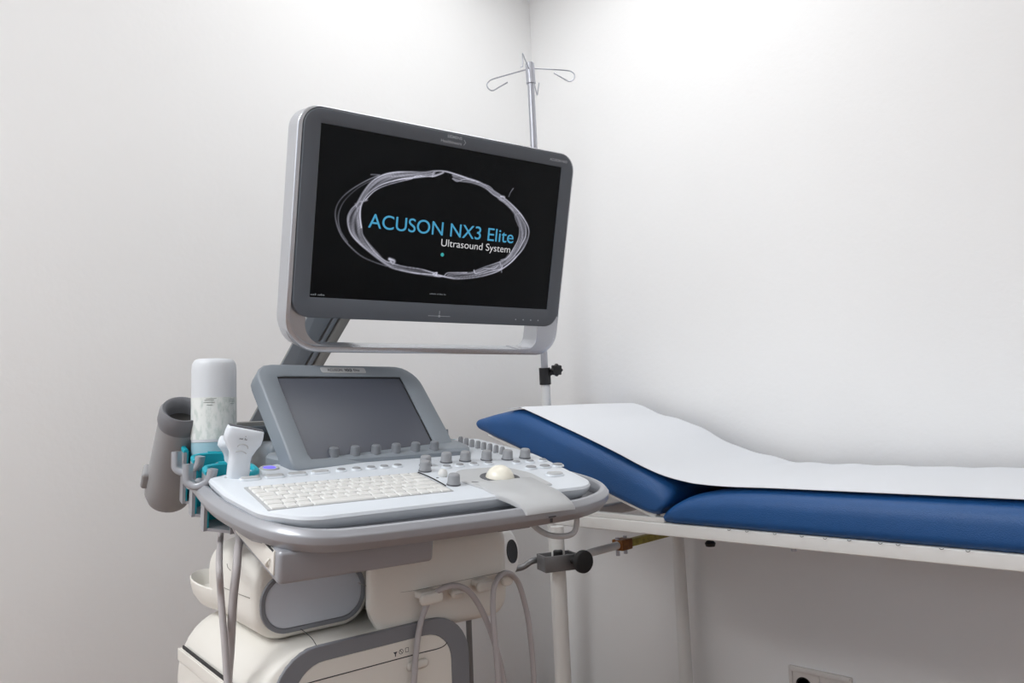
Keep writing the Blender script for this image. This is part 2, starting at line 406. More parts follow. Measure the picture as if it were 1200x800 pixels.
# mark on the rim below the palm rest
obj('rim_mark', join(stack(rect(-.006, .0025, .006, .004), [(0, 0), (0, .0006)]), stack([(-.002, -.005), (.002, -.005), (.001, .001), (-.003, .001)], [(0, 0), (0, .0006)])),
    inkm, MACH, MC @ T(.350, -.1868, -.028) @ Matrix.Rotation(math.radians(100), 4, 'X'))

# touch panel --------------------------------------------------------
T0 = np.array([-.9927, .5902, .9631])
Tu = np.array([.0211, .99978, 0]); Tv = np.array([-.6115*.99978, .6115*.0211, .7912]); Tv /= np.linalg.norm(Tv)
MT = frame(T0, Tu, Tv)
outl = rpoly([(-.035, -.022), (.272, -.022), (.276, .03), (.274, .183), (-.036, .183), (-.034, .03)], [.006, .006, 0, .045, .028, 0], 8)
inn = rrect(-.004, -.004, .235, .158, .003, 8)
def ringpair(o_, i_, N=96):     # resample both loops to N points from the same angle
    def rs(P):
        P = np.array(P); c = np.array([.118, .078]); out = []
        Q = np.roll(P, -1, 0)
        for k in range(N):
            a = 2*PI*k/N+.013; d_ = np.array([math.cos(a), math.sin(a)]); best = None
            for p, q in zip(P, Q):
                e = q-p; den = d_[0]*e[1]-d_[1]*e[0]
                if abs(den) < 1e-12: continue
                w_ = p-c; t = (w_[0]*e[1]-w_[1]*e[0])/den; s_ = (w_[0]*d_[1]-w_[1]*d_[0])/den
                if t > 0 and -1e-6 <= s_ <= 1+1e-6: best = t if best is None else max(best, t)
            out.append(tuple(c+d_*best))
        return out
    return rs(o_), rs(i_)
def bezel(o_, i_, hb, hf, r, rec, c=None):
    O, I = ringpair(o_, i_)
    rg = [[(x, y, hb) for x, y in inset(O, .010)], [(x, y, hb+.006) for x, y in O]]
    for k in range(5):
        a = PI/2*k/4; rg.append([(x, y, hf-r*(1-math.sin(a))) for x, y in inset(O, r*(1-math.cos(a)))])
    rg.append([(x, y, hf) for x, y in inset(I, -.002)]); rg.append([(x, y, hf-.0012) for x, y in I]); rg.append([(x, y, hf-rec) for x, y in I])
    return loft(rg, True)
TP = obj('touch_panel', bezel(outl, inn, -.032, .004, .004, .004), slate, MACH, MT, ang=40)
obj('touch_screen', stack(rrect(-.0035, -.0035, .2345, .1575, .002), [(0, -.0006), (0, .0006)]), glassd, TP, MT)
obj('screen_edge', join(rbox(-.0035, .2345, .1550, .1575, .0004, .0012, .0002), rbox(.2318, .2345, 0, .155, .0004, .0012, .0002)), black, TP, MT)
obj('name_plate', stack(rrect(.078, .1645, .165, .1765, .003), [(0, .003), (.0003, .0048)]), greyl, TP, MT)
text('plate_lettering', 'ACUSON', .0085, inkm, TP, MT @ T(.090, .1675, .0049), 'LEFT', sx=.82)
text('plate_lettering', 'NX3', .0085, inkm, TP, MT @ T(.1235, .1675, .0049), 'LEFT', sx=.82, bold=.0003)
text('plate_lettering', 'Elite', .0085, inkm, TP, MT @ T(.1405, .1675, .0049), 'LEFT', sx=.82)
# base of the touch panel lying on the console, with its row of knobs
base = rpoly([(.055, .150), (.090, .094), (.385, .094), (.398, .118), (.400, .15), (.400, .215), (.15, .205)], [.02, .035, .02, .01, .02, .01, .01], 6)
TB = obj('touch_panel_base', stack(base, [(0, -.004), (0, .006), (.003, .010), (.006, .011)]), slate, MACH, MC)
k1 = None
for i in range(6):
    Mk = MC @ T(.152+.0342*i, .104, .010)
    if k1 is None: k1 = obj('selector_knob', knob_g(.0078, .0145), mat('slate knob rubber', (118, 122, 128), .55), TB, Mk); o1 = Mk.inverted() @ WM[k1.name]
    else: copyat(k1, TB, Mk @ o1)
# wedge supporting the panel from behind
wa = [tuple(T0+Tu*.0+Tv*.02-np.cross(Tu, Tv)*.03), ]
back = np.cross(Tu, Tv)*-1
def P3(a, b_, k): return tuple(T0+Tu*a+Tv*b_+back*k)
wv = [P3(.0, .0, .028), P3(.0, .13, .028), P3(.0, .02, .11), P3(.0, -.03, .10), P3(.24, .0, .028), P3(.24, .13, .028), P3(.24, .02, .11), P3(.24, -.03, .10)]
obj('panel_support', (wv, [(0, 1, 2, 3), (7, 6, 5, 4), (0, 4, 5, 1), (1, 5, 6, 2), (2, 6, 7, 3), (3, 7, 4, 0)]), greyd, MACH)
# rear shelf of the console
p1 = at(278, 497, 1.24)
Ms = frame(p1, U, Dh)
obj('rear_shelf', join(rbox(-.01, .30, 0, .10, -.010, .004, .003), rbox(.02, .28, .01, .09, -.075, -.008, .004)), arml, MACH, Ms)
obj('shelf_edge', rbox(.0, .30, -.004, .001, -.016, -.004, .001), armd, MACH, Ms)
obj('side_housing', rbox(.02, .25, -.11, .01, -.075, -.030, .012), slate, MACH, Ms)

# monitor -------------------------------------------------------------
MU = np.array([.2096, .9778, 0]); MV = np.array([.2382, -.0511, .9699]); MU /= np.linalg.norm(MU); MV -= MU*(MV@MU); MV /= np.linalg.norm(MV)
M0 = np.array([-.9846, .861, 1.350]); MM = frame(M0, MU, MV)
def ringc(pts, c): return pts
mo = rpoly([(-.265, -.171), (.264, -.171), (.264, .161), (-.265, .161)], .030, 8)
mi = rrect(-.2375, -.1375, .2375, .1375, .0015, 8)
def bezel2(hb, hf, r, rec):
    N = 4*9; O = mo; I = mi
    rg = [[(x, y, hb) for x, y in inset(O, .020)], [(x, y, hb+.015) for x, y in inset(O, .004)], [(x, y, hb+.02) for x, y in O]]
    for k in range(4):
        a = PI/2*k/3; rg.append([(x, y, hf-r*(1-math.sin(a))) for x, y in inset(O, r*(1-math.cos(a)))])
    rg += [[(x, y, hf) for x, y in inset(I, -.002)], [(x, y, hf-.001) for x, y in I], [(x, y, hf-rec) for x, y in I]]
    return loft(rg, True)
MON = obj('monitor', bezel2(-.050, .003, .002, .004), bezelm, MACH, MM)
# silver band around the monitor, forming the lower handle
bo = rpoly([(-.274, -.228), (.2685, -.228), (.2685, .1640), (-.274, .1640)], [.058, .046, .033, .036], 8)
bi = rpoly([(-.2655, -.2175), (.2645, -.2175), (.2645, .1615), (-.2655, .1615)], [.050, .042, .031, .031], 8)
def band(hb, hf, r=.002):
    rg = []
    for h_, d_ in ((hf-r, 0), (hf-.0005, .0006), (hf, r)): rg.append([(x, y, h_) for x, y in inset(bo, d_)])
    for h_, d_ in ((hf, -.001), (hf-.002, 0)): rg.append([(x, y, h_) for x, y in inset(bi, d_)])
    rg += [[(x, y, hb) for x, y in bi], [(x, y, hb) for x, y in bo], rg[0]]
    return loft(rg, False)
obj('monitor_handle', band(-.046, .001), silver, MACH, MM, ang=50)
obj('handle_corner', stack(rpoly([(.266, -.150), (.219, -.150), (.219, -.2165), (.18, -.2165), (.18, -.2235), (.266, -.2235)], [0, 0, .020, 0, 0, .042], 8), [(0, -.044), (0, .0002), (.0006, .0008)]), silver, MACH, MM)
obj('handle_corner', stack(rpoly([(-.271, -.140), (-.271, -.2235), (-.14, -.2235), (-.14, -.2165), (-.238, -.2165), (-.238, -.140)], [0, .054, 0, 0, .036, 0], 8)[::1], [(0, -.044), (0, -.010), (.0006, -.009)]), silver, MACH, MM)
# screen: pixel colours of the start-up picture stored on a fine grid
NX, NY = 420, 237
img = np.zeros((NY, NX))
def s2(x, y):      # traced picture position -> position on the screen
    p = onp(380+x/4.8, 190+y/4.8, M0, np.cross(MU, MV))-M0
    return (p@MU+.2375)/.475*NX, (p@MV+.1375)/.275*NY
def splat(p, wd, a):
    x, y = p; x0, x1 = int(max(0, x-3*wd-1)), int(min(NX, x+3*wd+2)); y0, y1 = int(max(0, y-3*wd-1)), int(min(NY, y+3*wd+2))
    if x1 <= x0 or y1 <= y0: return
    gx = np.exp(-((np.arange(x0, x1)-x)/wd)**2); gy = np.exp(-((np.arange(y0, y1)-y)/wd)**2)
    img[y0:y1, x0:x1] = np.maximum(img[y0:y1, x0:x1], a*gy[:, None]*gx[None])
def crv(pts, k=24): return smooth([s2(*p) for p in pts], k)
def strand(pts, wd=.8, a=.6, wob=0):
    c = crv(pts); n_ = len(c); ph = rng.rand()*6
    for i, p in enumerate(c): splat((p[0]+wob*math.sin(i*.07+ph), p[1]+wob*math.cos(i*.09+ph)), wd, a*(.75+.25*math.sin(i*.045+ph)))
def veil(A, B, a=.2, edge=1.0):
    ca, cb = crv(A), crv(B); n_ = 260
    f1 = rng.rand(5)*6
    for i in range(n_):
        p = ca[int(i/n_*(len(ca)-1))]; q = cb[int(i/n_*(len(cb)-1))]
        L_ = np.linalg.norm(q-p); m_ = max(3, int(L_/1.1))
        for j in range(m_+1):
            s_ = j/m_; v = a*(.55+.45*math.sin(9*s_+i*.02+f1[0])*math.sin(i*.035+4*s_+f1[1]))
            splat(p+(q-p)*s_, 1.1, max(0, v*1.35))
S1 = [(208, 370), (200, 310), (205, 250), (230, 200), (270, 160), (330, 125), (420, 100), (480, 92), (540, 85), (610, 78), (670, 60)]
S2 = [(180, 240), (150, 270), (132, 310), (135, 360), (155, 410), (200, 460), (260, 510), (310, 550), (370, 590), (440, 610), (520, 625), (600, 632), (640, 640)]
S3 = [(210, 370), (215, 410), (245, 460), (290, 515), (340, 555), (385, 570)]
S4 = [(180, 240), (220, 170), (270, 110), (330, 75), (400, 60), (480, 58), (560, 60), (620, 52), (680, 55), (740, 72), (800, 92), (870, 115), (930, 150), (990, 190), (1040, 230), (1090, 280), (1120, 320), (1145, 370), (1145, 420), (1120, 480), (1080, 530), (1040, 570), (980, 610), (910, 635), (830, 650), (740, 655), (680, 645), (610, 628)]
S6 = [(720, 95), (760, 108), (830, 118), (900, 145), (950, 185), (1000, 215), (1050, 260), (1080, 310), (1095, 370), (1090, 430), (1060, 490), (1020, 545), (960, 570), (900, 590), (845, 612)]
veil(S2[:9], [(205, 250), (195, 280), (190, 320), (200, 360), (210, 400), (250, 460), (300, 515), (345, 560), (400, 590)], .30)
veil([(180, 240), (220, 170), (270, 110), (330, 75), (400, 60), (480, 58), (560, 60), (620, 56)], [(205, 250), (235, 190), (290, 145), (340, 120), (410, 100), (480, 90), (550, 82), (620, 70)], .32)
veil([(720, 75), (800, 95), (870, 115), (930, 150), (990, 190), (1040, 230), (1090, 280), (1120, 320), (1140, 400), (1120, 480), (1080, 530), (1040, 570)], [(730, 98), (790, 112), (850, 125), (900, 150), (960, 190), (1010, 225), (1050, 270), (1080, 320), (1100, 400), (1085, 460), (1050, 510), (1010, 550)], .26)
veil([(1080, 530), (1040, 570), (980, 610), (910, 632), (830, 648), (740, 655), (680, 645)], [(1040, 510), (1000, 560), (950, 580), (880, 605), (820, 622), (740, 624), (690, 636)], .24)
veil([(385, 575), (450, 592), (540, 606), (620, 626)], [(380, 595), (440, 612), (530, 628), (620, 640)], .2)
strand(S1, 1.0, .8); strand(S2, 1.0, .62); strand(S3, .8, .6); strand(S4, .95, .72); strand(S6, .8, .6)
strand([(310, 75), (230, 110), (140, 165), (85, 220), (62, 280), (70, 350), (100, 420), (150, 480), (210, 530), (280, 562), (350, 585)], .8, .3)
strand([(290, 95), (200, 140), (125, 205), (88, 265), (78, 325), (92, 390), (130, 450)], .8, .2)
strand([(180, 245), (190, 290), (185, 350), (195, 420), (240, 480), (300, 540), (360, 580)], .8, .45, .5)
strand([(185, 235), (225, 200), (260, 150), (300, 110), (360, 85), (430, 82), (500, 72)], .8, .5, .4)
strand([(230, 215), (280, 165), (340, 135), (420, 112), (490, 95), (520, 80), (600, 82), (612, 60), (650, 52), (668, 62), (630, 78), (605, 84)], .7, .75)
strand([(720, 95), (745, 110), (790, 98), (830, 105), (900, 128), (940, 150), (975, 205), (1010, 230), (1060, 275)], .7, .6)
strand([(1100, 315), (1128, 355), (1130, 410), (1110, 460), (1075, 515), (1020, 570), (985, 580), (900, 612), (850, 625), (840, 608)], .8, .7)
strand([(1095, 290), (1070, 300), (1085, 350), (1105, 400), (1085, 470), (1040, 530), (990, 552)], .7, .45)
strand([(385, 572), (450, 588), (540, 602), (612, 622), (632, 622), (628, 640), (668, 642), (690, 624), (740, 622), (800, 622)], .8, .75)
strand([(610, 628), (620, 640), (680, 644), (760, 646), (850, 636), (930, 615), (990, 600), (1000, 580)], .9, .6)
strand([(1060, 150), (1045, 172), (1035, 196)], .7, .38); strand([(985, 560), (992, 590), (995, 620)], .8, .6); strand([(262, 72), (285, 73), (312, 76)], .8, .4)
strand([(990, 195), (1010, 200), (1005, 218), (985, 210)], 1.5, .7); strand([(365, 545), (392, 556), (385, 572), (372, 558)], 1.8, .8); strand([(178, 240), (180, 250)], 1.8, .7)
strand([(205, 225), (240, 215)], 1.2, .5); strand([(860, 620), (900, 598), (950, 600), (975, 582)], .9, .55)
verts = [(-.2375+.475*i/(NX-1), -.1375+.275*j/(NY-1), 0) for j in range(NY) for i in range(NX)]
faces = [(j*NX+i, j*NX+i+1, (j+1)*NX+i+1, (j+1)*NX+i) for j in range(NY-1) for i in range(NX-1)]
SC = obj('screen', (verts, faces), black, MON, MM @ T(0, 0, .0002))
me = SC.data; ca = me.color_attributes.new('picture', 'FLOAT_COLOR', 'POINT')
v_ = np.clip(img.ravel()*1.2, 0, 1)
cc = np.stack([v_*.86, v_*.86, v_*.98, np.ones_like(v_)], 1).astype(np.float32); cc[:, :3] = cc[:, :3]**1.25
ca.data.foreach_set('color', cc.ravel())
sm_ = mat('screen glass', (3, 8, 13), .25, spec=.2); nt = sm_.node_tree; at_ = nt.nodes.new('ShaderNodeAttribute'); at_.attribute_name = 'picture'
nt.links.new(at_.outputs['Color'], nt.nodes['Principled BSDF'].inputs['Emission Color']); nt.nodes['Principled BSDF'].inputs['Emission Strength'].default_value = 1.15
me.materials.clear(); me.materials.append(sm_)
def fit_text(name, s, x0, x1, y, cap, m_, parent, Mx, bold=0):
    o = text(name, s, 1, m_, parent, Mx, 'LEFT', bold=bold/cap*.7)
    a = np.array([v.co[:] for v in o.data.vertices]); w_ = a[:, 0].max()-a[:, 0].min(); hcap = .729*1
    o.data.transform(Matrix.Diagonal(((x1-x0)/w_, cap/hcap, .0002/max(1e-6, a[:, 2].max()-a[:, 2].min()), 1)) @ Matrix.Translation((-a[:, 0].min(), 0, 0)))
    o.matrix_basis = WM[parent.name].inverted() @ (Mx @ T(x0, y, 0)); return o
MS = MM @ T(0, 0, .0004)
def small_print(name, words, x0, y, h, pitch, m_, parent, Mx):     # print too small to read: rows of tiny strokes
    g = []; x = x0; r_ = random.Random(3)
    for n_ in words:
        for k in range(n_):
            hh = h*r_.choice((.62, .62, .7, 1.0)); g.append(stack(rect(x, y, x+pitch*.55, y+hh), [(0, 0), (0, .0002)])); 
            if k % 2: g.append(stack(rect(x, y+hh*.4, x+pitch, y+hh*.4+h*.2), [(0, 0), (0, .0002)]))
            x += pitch
        x += pitch
    return obj(name, join(*g), m_, parent, Mx)
fit_text('screen_lettering', 'ACUSON NX3 Elite', -.146, .144, -.0165, .0245, cyan_t, MON, MS, .0001)
fit_text('screen_lettering', 'Ultrasound System', -.007, .139, -.0350, .0135, white_t, MON, MS, -.0001)
obj('loading_mark', stack(circle(.0035, 8), [(0, 0), (0, .0002)]), teal_t, MON, MS @ T(-.003, -.050, 0))
small_print('screen_small_print', (9, 2, 5, 3), -.0215, -.1215, .0026, .0015, dim_t, MON, MS)
small_print('screen_small_print', (4, 5), -.2355, -.1345, .0034, .0024, dim_t, MON, MS)
MB_ = MM @ T(0, 0, .0031)
fit_text('bezel_lettering', 'SIEMENS', -.014, .015, .1520, .0052, inkw, MON, MB_, .0001)
fit_text('bezel_lettering', 'Healthineers', -.026, .015, .1430, .0052, inkw, MON, MB_, .0001)
obj('bezel_emblem', join(*[stack([(.0185, .1485+q*.0048), (.0197, .1485+q*.0048), (.0232, .1485), (.0220, .1485)][::(1 if q < 0 else -1)], [(0, 0), (0, .0002)]) for q in (1, -1)]), inkw, MON, MB_)
fit_text('bezel_lettering', 'ACUSON NX3', .207, .248, .1465, .0048, inkw, MON, MB_, .0001)
obj('bezel_mark', join(stack(rect(-.022, -.1597, .022, -.1589), [(0, 0), (0, .0003)]), stack(circle(.0022, 12, 0, -.1593), [(0, 0), (0, .0004)]), stack(rect(-.0006, -.156, .0006, -.150), [(0, 0), (0, .0003)])), inkw, MON, MB_)
bt = None
for i in range(4):
    Mk = MB_ @ T(.165+.0175*i, -.1595, 0)
    if bt is None: bt = obj('monitor_button', stack(circle(.0013, 10), [(0, 0), (0, .0003)]), inkw, MON, Mk); ob_ = Mk.inverted() @ WM[bt.name]
    else: copyat(bt, MON, Mk @ ob_)
# arm -------------------------------------------------------------
la = at(352, 430, 1.46); lb = at(384, 373, 1.40); dr = lb-la; dr /= np.linalg.norm(dr)
a0 = la-dr*.20; a1 = lb+dr*.13
side = np.cross(dr, ray(368, 400)); side /= np.linalg.norm(side)
fr = np.cross(side, dr); 
if fr@ray(368, 400) > 0: fr = -fr
if side@np.array([.7, .7, 0]) < 0: side = -side
L_ = np.linalg.norm(a1-a0)
Ma = frame(a0, side, dr, np.cross(side, dr)); sg = 1 if np.cross(side, dr)@fr > 0 else -1
def ab(x0, x1, z0, z1, r=.003, y0=0, y1=None): z0, z1 = sorted((z0*sg, z1*sg)); return rbox(x0, x1, y0, L_ if y1 is None else y1, z0, z1, r)
ARM = obj('support_arm', ab(-.036, .036, -.055, -.002), arml, MACH, Ma)
obj('arm_cover', ab(-.034, .006, -.003, .004, .002), armd, ARM, Ma)
obj('arm_side_cover', ab(.009, .017, -.003, .003, .001), armd, ARM, Ma)
obj('arm_cap', ab(.0195, .0365, -.004, .001, .001), arml, ARM, Ma)
hub = M0-np.cross(MU, MV)*.075
obj('monitor_mount', join(tf(rbox(-.06, .06, -.06, .06, -.075, -.045, .01), MM), seg(a1-dr*.02, hub, .028)), greyd, MACH)
obj('arm_base', join(seg(a0, a0-np.array([0, 0, .001+.05]), .045, 24), seg(a0-np.array([0, 0, .05]), np.array([a0[0], a0[1], .62]), .04, 24)), greyd, MACH)

# cart body ---------------------------------------------------------
yb2 = math.radians(82.8)
Ub = np.array([math.cos(yb2), math.sin(yb2), 0]); Db = np.array([-math.sin(yb2), math.cos(yb2), 0]); B0 = np.array([-.87, .59, 0])
# local: x = u, y = z(up), z = -d (towards the front)
MBD = frame(B0, Ub, np.array([0, 0, 1.]), -Db)
def topz(d):
    pts = [(0, .7335), (.03, .7300), (.12, .7300), (.22, .735), (.28, .735), (.31, .728), (.335, .712), (.355, .690), (.365, .66)]
    for (a, za), (b_, zb) in zip(pts, pts[1:]):
        if d <= b_: return za+(zb-za)*(d-a)/(b_-a)
    return .66
rings = []
for d, ins in ((-.006, .02), (-.003, .007), (.002, .002), (.010, 0), (.03, 0), (.06, 0), (.09, 0), (.12, 0), (.18, 0), (.22, 0), (.26, 0), (.29, 0), (.31, 0), (.325, .001), (.34, .003), (.352, .008), (.360, .02)):
    z1 = topz(max(d, 0)) - ins*(.2 if d < .01 else 1)
    rings.append([(x, y, -d) for x, y in rpoly([(-.145+ins, .12), (.172-ins, .12), (.172-ins, z1), (-.145+ins, z1)], [.03, .03, .07, .07], 8)])
BODY = obj('cart_body', loft(rings), cream, MACH, MBD, ang=50)
def archpoly(x0, x1, y0, y1, r): return rpoly([(x0, y0), (x1, y0), (x1, y1), (x0, y1)], [.03, .03, r, r], 8)
o_, i_ = archpoly(-.124, .166, .14, .7335, .058), archpoly(-.098, .136, .165, .714, .042)
def ringface(o_, i_, h0, h1):
    rg = [[(x, y, h0) for x, y in o_], [(x, y, h1-.001) for x, y in o_], [(x, y, h1) for x, y in inset(o_, .001)], [(x, y, h1) for x, y in inset(i_, -.001)], [(x, y, h1-.001) for x, y in i_], [(x, y, h0) for x, y in i_]]
    return loft(rg, False)
obj('front_band', ringface(o_, i_, .001, .0085), bandm, MACH, MBD)
obj('front_panel', stack(i_, [(0, .002), (0, .007), (.001, .0078)]), cream, MACH, MBD)
def seamline(pts, r=.0007, m_=darkline, parent=BODY, nm='panel_seam', Mx=MBD): return obj(nm, tube(pts, r, 6), m_, parent, Mx)
seamline([(-.092, .690, .0078), (-.078, .692, .0078), (0, .692, .0078), (.08, .692, .0078), (.12, .692, .0078), (.132, .700, .0078)])
seamline([(-.066, .7345, .004), (-.068, .742, -.006), (-.076, .752, -.02)], .0005)
obj('latch', rbox(.062, .096, .672, .684, .006, .012, .004, .0055), cream, BODY, MBD)
obj('latch_tab', rbox(.078, .092, .684, .692, .006, .009, .002), cream, BODY, MBD)
obj('panel_marks', join(stack([(-.0032, .0026), (.0032, .0026), (.0008, -.0004), (-.0008, -.0004)][::-1], [(0, 0), (0, .0003)]), stack(rect(-.0007, -.0034, .0007, 0), [(0, 0), (0, .0003)])), inkm, BODY, MBD @ T(.0455, .6995, .0078))
obj('panel_icon', join(tube([(.0030*math.cos(t), .0030*math.sin(t), 0) for t in np.linspace(0, 2*PI, 17)], .0004, 5, sm=False), tf(stack(rect(-.003, -.0004, .003, .0004), [(0, 0), (0, .0003)]), Matrix.Rotation(-.9, 4, 'Z'))), inkm, BODY, MBD @ T(.0545, .7005, .0078))
obj('panel_icon', join(stack(rect(-.0035, -.004, -.0028, .004), [(0, 0), (0, .0003)]), stack(rect(.0028, -.004, .0035, .004), [(0, 0), (0, .0003)]), stack(rect(-.0028, .0033, .0028, .004), [(0, 0), (0, .0003)]), stack(rect(-.0028, -.004, .0028, -.0033), [(0, 0), (0, .0003)])), inkm, BODY, MBD @ T(.0635, .7010, .0078) @ Matrix.Scale(.75, 4))
obj('drive_slot', join(rbox(-.09, .06, .636, .641, .006, .010, .001), rbox(.035, .055, .628, .634, .006, .0085, .0005)), cream, BODY, MBD)
obj('drive_button', rbox(.02, .06, .610, .622, .0055, .0085, .001), warmin, BODY, MBD)
# slot along the left flank
obj('side_ledge', rbox(-.1475, -.144, .662, .680, -.32, -.02, .0015), cream, MACH, MBD)
obj('side_slot', rbox(-.1457, -.1435, .6825, .6875, -.30, -.02, .0005), darkline, MACH, MBD)
obj('side_slot_lip', rbox(-.1465, -.144, .6795, .6825, -.31, -.02, .001), cream, MACH, MBD)
# drawer unit with the capsule shaped panel (d = .06)
def rcap(x0, x1, y0, y1, r): return rpoly(rect(x0, y0, x1, y1), r, 10)
rings = []
for d, ins in ((.060, .010), (.0615, .005), (.066, .0015), (.075, 0), (.12, 0), (.18, 0), (.25, .001), (.275, .008), (.285, .02)):
    rings.append([(x, y, -d) for x, y in rcap(-.122+ins, .045-ins, .7310+ins, .846-ins, .040)])
DR = obj('drawer_unit', loft(rings), cream, MACH, MBD, ang=50)
ol, il = rcap(-.1145, .036, .7395, .818, .036), rcap(-.1085, .030, .7455, .812, .031)
obj('drawer_frame', ringface(ol, il, -.0615, -.0565), bandm, DR, MBD)
obj('drawer_front', stack(il, [(0, -.0610), (.0005, -.0580), (.004, -.0572)]), lensm, DR, MBD)
seamline([(-.1225, .790, -.075), (-.1228, .7885, -.12), (-.1228, .787, -.20)], .0005, softline, DR)
obj('drawer_notch', tube([(-.1225, .822, -.165), (-.1235, .818, -.158), (-.1225, .815, -.15)], .0005), softline, DR, MBD)
# gel tray at the rear left
rings_o = []; N_ = 28
def trayring(s, z): return [(-.083+.044*s*math.cos(2*PI*k/N_), z, -(.292+.112*s*math.sin(2*PI*k/N_))) for k in range(N_)]
tr_ = [trayring(.5, .739), trayring(.78, .743), trayring(.93, .754), trayring(1.0, .768), trayring(1.01, .775), trayring(.98, .777), trayring(.95, .774), trayring(.85, .755), trayring(.4, .750)]
obj('side_tray', loft(tr_), cream, MACH, MBD)
# right hand block with cable hooks (front face d = 0)
rings = []
for d, ins in ((.0, .018), (.002, .009), (.007, .003), (.016, 0), (.06, 0), (.12, 0), (.18, 0), (.20, .008), (.206, .02)):
    rings.append([(x, y, -d) for x, y in rpoly([(.028+ins+.55*min(d, .09), .716+ins), (.252-ins, .710+ins), (.254-ins, .846-ins), (.008+ins+.55*min(d, .09), .850-ins), (.006+ins+.55*min(d, .09), .755+ins)], [.045, .030, .022, .02, .045], 8)])
BL = obj('connector_block', loft(rings), cream, MACH, MBD, ang=50)
seamline([(.006, .796, -.02), (.020, .789, -.010), (.045, .779, -.0015), (.09, .7755, .0), (.16, .776, .0), (.24, .776, .0)], .0004, softline, BL)
for i, (x0, x1, y0, y1, z1) in enumerate(((.080, .118, .757, .773, .022), (.136, .159, .756, .768, .016), (.178, .212, .757, .773, .020), (.226, .247, .758, .774, .018))):
    obj('cable_hook', join(rbox(x0, x1, y0, y1, z1-.009, z1, .004, .007), rbox(x0+.002, x1-.008, y1-.008, y1+.002, -.002, z1-.004, .003)), cream, BL, MBD, label='white cable hook')
# bracket under the rim at the right, wire handle
obj('under_bracket', rbox(.270, .325, -.178, -.14, -.040, -.029, .004), greyd, MACH, MC)
obj('under_loop', tube([at(x, y, 1.075) for x, y in ((622, 612), (632, 621), (645, 627), (660, 628), (671, 625), (675.5, 616), (676, 602))], .0042), greyl, MACH)
# socket housing at the right rear
hc = at(597, 647, 1.36)
hn = -ray(640, 640)/np.linalg.norm(ray(640, 640)); hn = np.array([.75, .25, .1]); hn /= np.linalg.norm(hn)
hu = np.cross([0, 0, 1.], hn); hu /= np.linalg.norm(hu); Mh = frame(hc, hu, np.cross(hn, hu), hn)
obj('side_socket', stack(circle(.046, 32), rnd(-.07, 0, .012)), white_en, MACH, Mh)
obj('socket_hole', stack(circle(.021, 24), [(0, -.001), (0, .0015), (.004, .0005)]), black, MACH, Mh @ T(.010, 0, 0))
# rear rod, column, base, castors (mostly below the frame)
obj('rear_rod', seg(at(549, 720, 1.42), at(552, 800, 1.42)-np.array([0, 0, .2]), .0055), steel, MACH)
def bpt(u, d, z): return B0+Ub*u+Db*d+np.array([0, 0, z])
obj('cart_base', tf(rbox(-.19, .22, .075, .15, -.33, .03, .03, .03), MBD), greyl, MACH)
for u_ in (-.16, .19):
    for d_ in (0.0, .30):
        p = bpt(u_, d_, .05); cst = obj('castor', join(seg(p-Ub*.012, p+Ub*.012, .05, 24), seg(p+np.array([0, 0, .03]), p+np.array([0, 0, .06]), .015)), rubber, MACH)

# cup holders at the left rear ----------------------------------------------------
tip = at(217, 528, 1.12)
lc = np.array([(tip-P0)@U, (tip-P0)@D, (tip-P0)@Nn])
def cwall(pts, t_in, t_out, z0, z1):          # open wall following pts
    P = np.array(pts); e = np.gradient(P, axis=0); e /= np.linalg.norm(e, axis=1)[:, None]; n = np.stack([-e[:, 1], e[:, 0]], 1)
    rg = []
    for p, q in zip(P, n):
        a = p-q*t_out; b_ = p-q*t_in
        r_ = .0012
        rg.append([(a[0], a[1], z0), (a[0], a[1], z1-r_), (a[0]+(b_-a)[0]*.25, a[1]+(b_-a)[1]*.25, z1), (a[0]+(b_-a)[0]*.75, a[1]+(b_-a)[1]*.75, z1), (b_[0], b_[1], z1-r_), (b_[0], b_[1], z0)])
    return loft(rg)
# cup outline opening towards the left front
def cup_path(r=.034, gap=62, n=36):
    out = []
    for k in range(n+1):
        a = math.radians(228+gap/2+(360-gap)*k/n)
        c_, s_ = math.cos(a), math.sin(a); q = (abs(c_)**3.2+abs(s_)**3.2)**(-1/3.2)
        out.append((r*q*c_, r*q*s_))
    return out[::-1]
H_ = .081
cups = []
for i in range(3):
    cu_, cd_, ch_ = lc[0]+.034+(.0, .001, .004)[i], lc[1]+.012-.066*i, lc[2]-.002*i
    Mcup = MC @ T(cu_, cd_, ch_); cups.append((cu_, cd_, ch_))
    hd = obj('cup_holder', join(cwall(cup_path(.0335), -.002, .0022, -H_, -.003), stack([(x*.93, y*.93) for x, y in cup_path(.0335)], [(0, -H_), (0, -H_+.004)])), grey, MACH, Mcup)
    obj('teal_liner', join(cwall(cup_path(.0310), -.0022, .0022, -H_+.004, .0015), cwall(cup_path(.0325), -.003, .0028, -.004, .0015)), teal, hd, Mcup)
obj('holder_rail', rbox(lc[0]+.045, lc[0]+.062, lc[1]-.18, lc[1]+.05, -.05, -.02, .004), grey, MACH, MC @ T(0, 0, lc[2]))
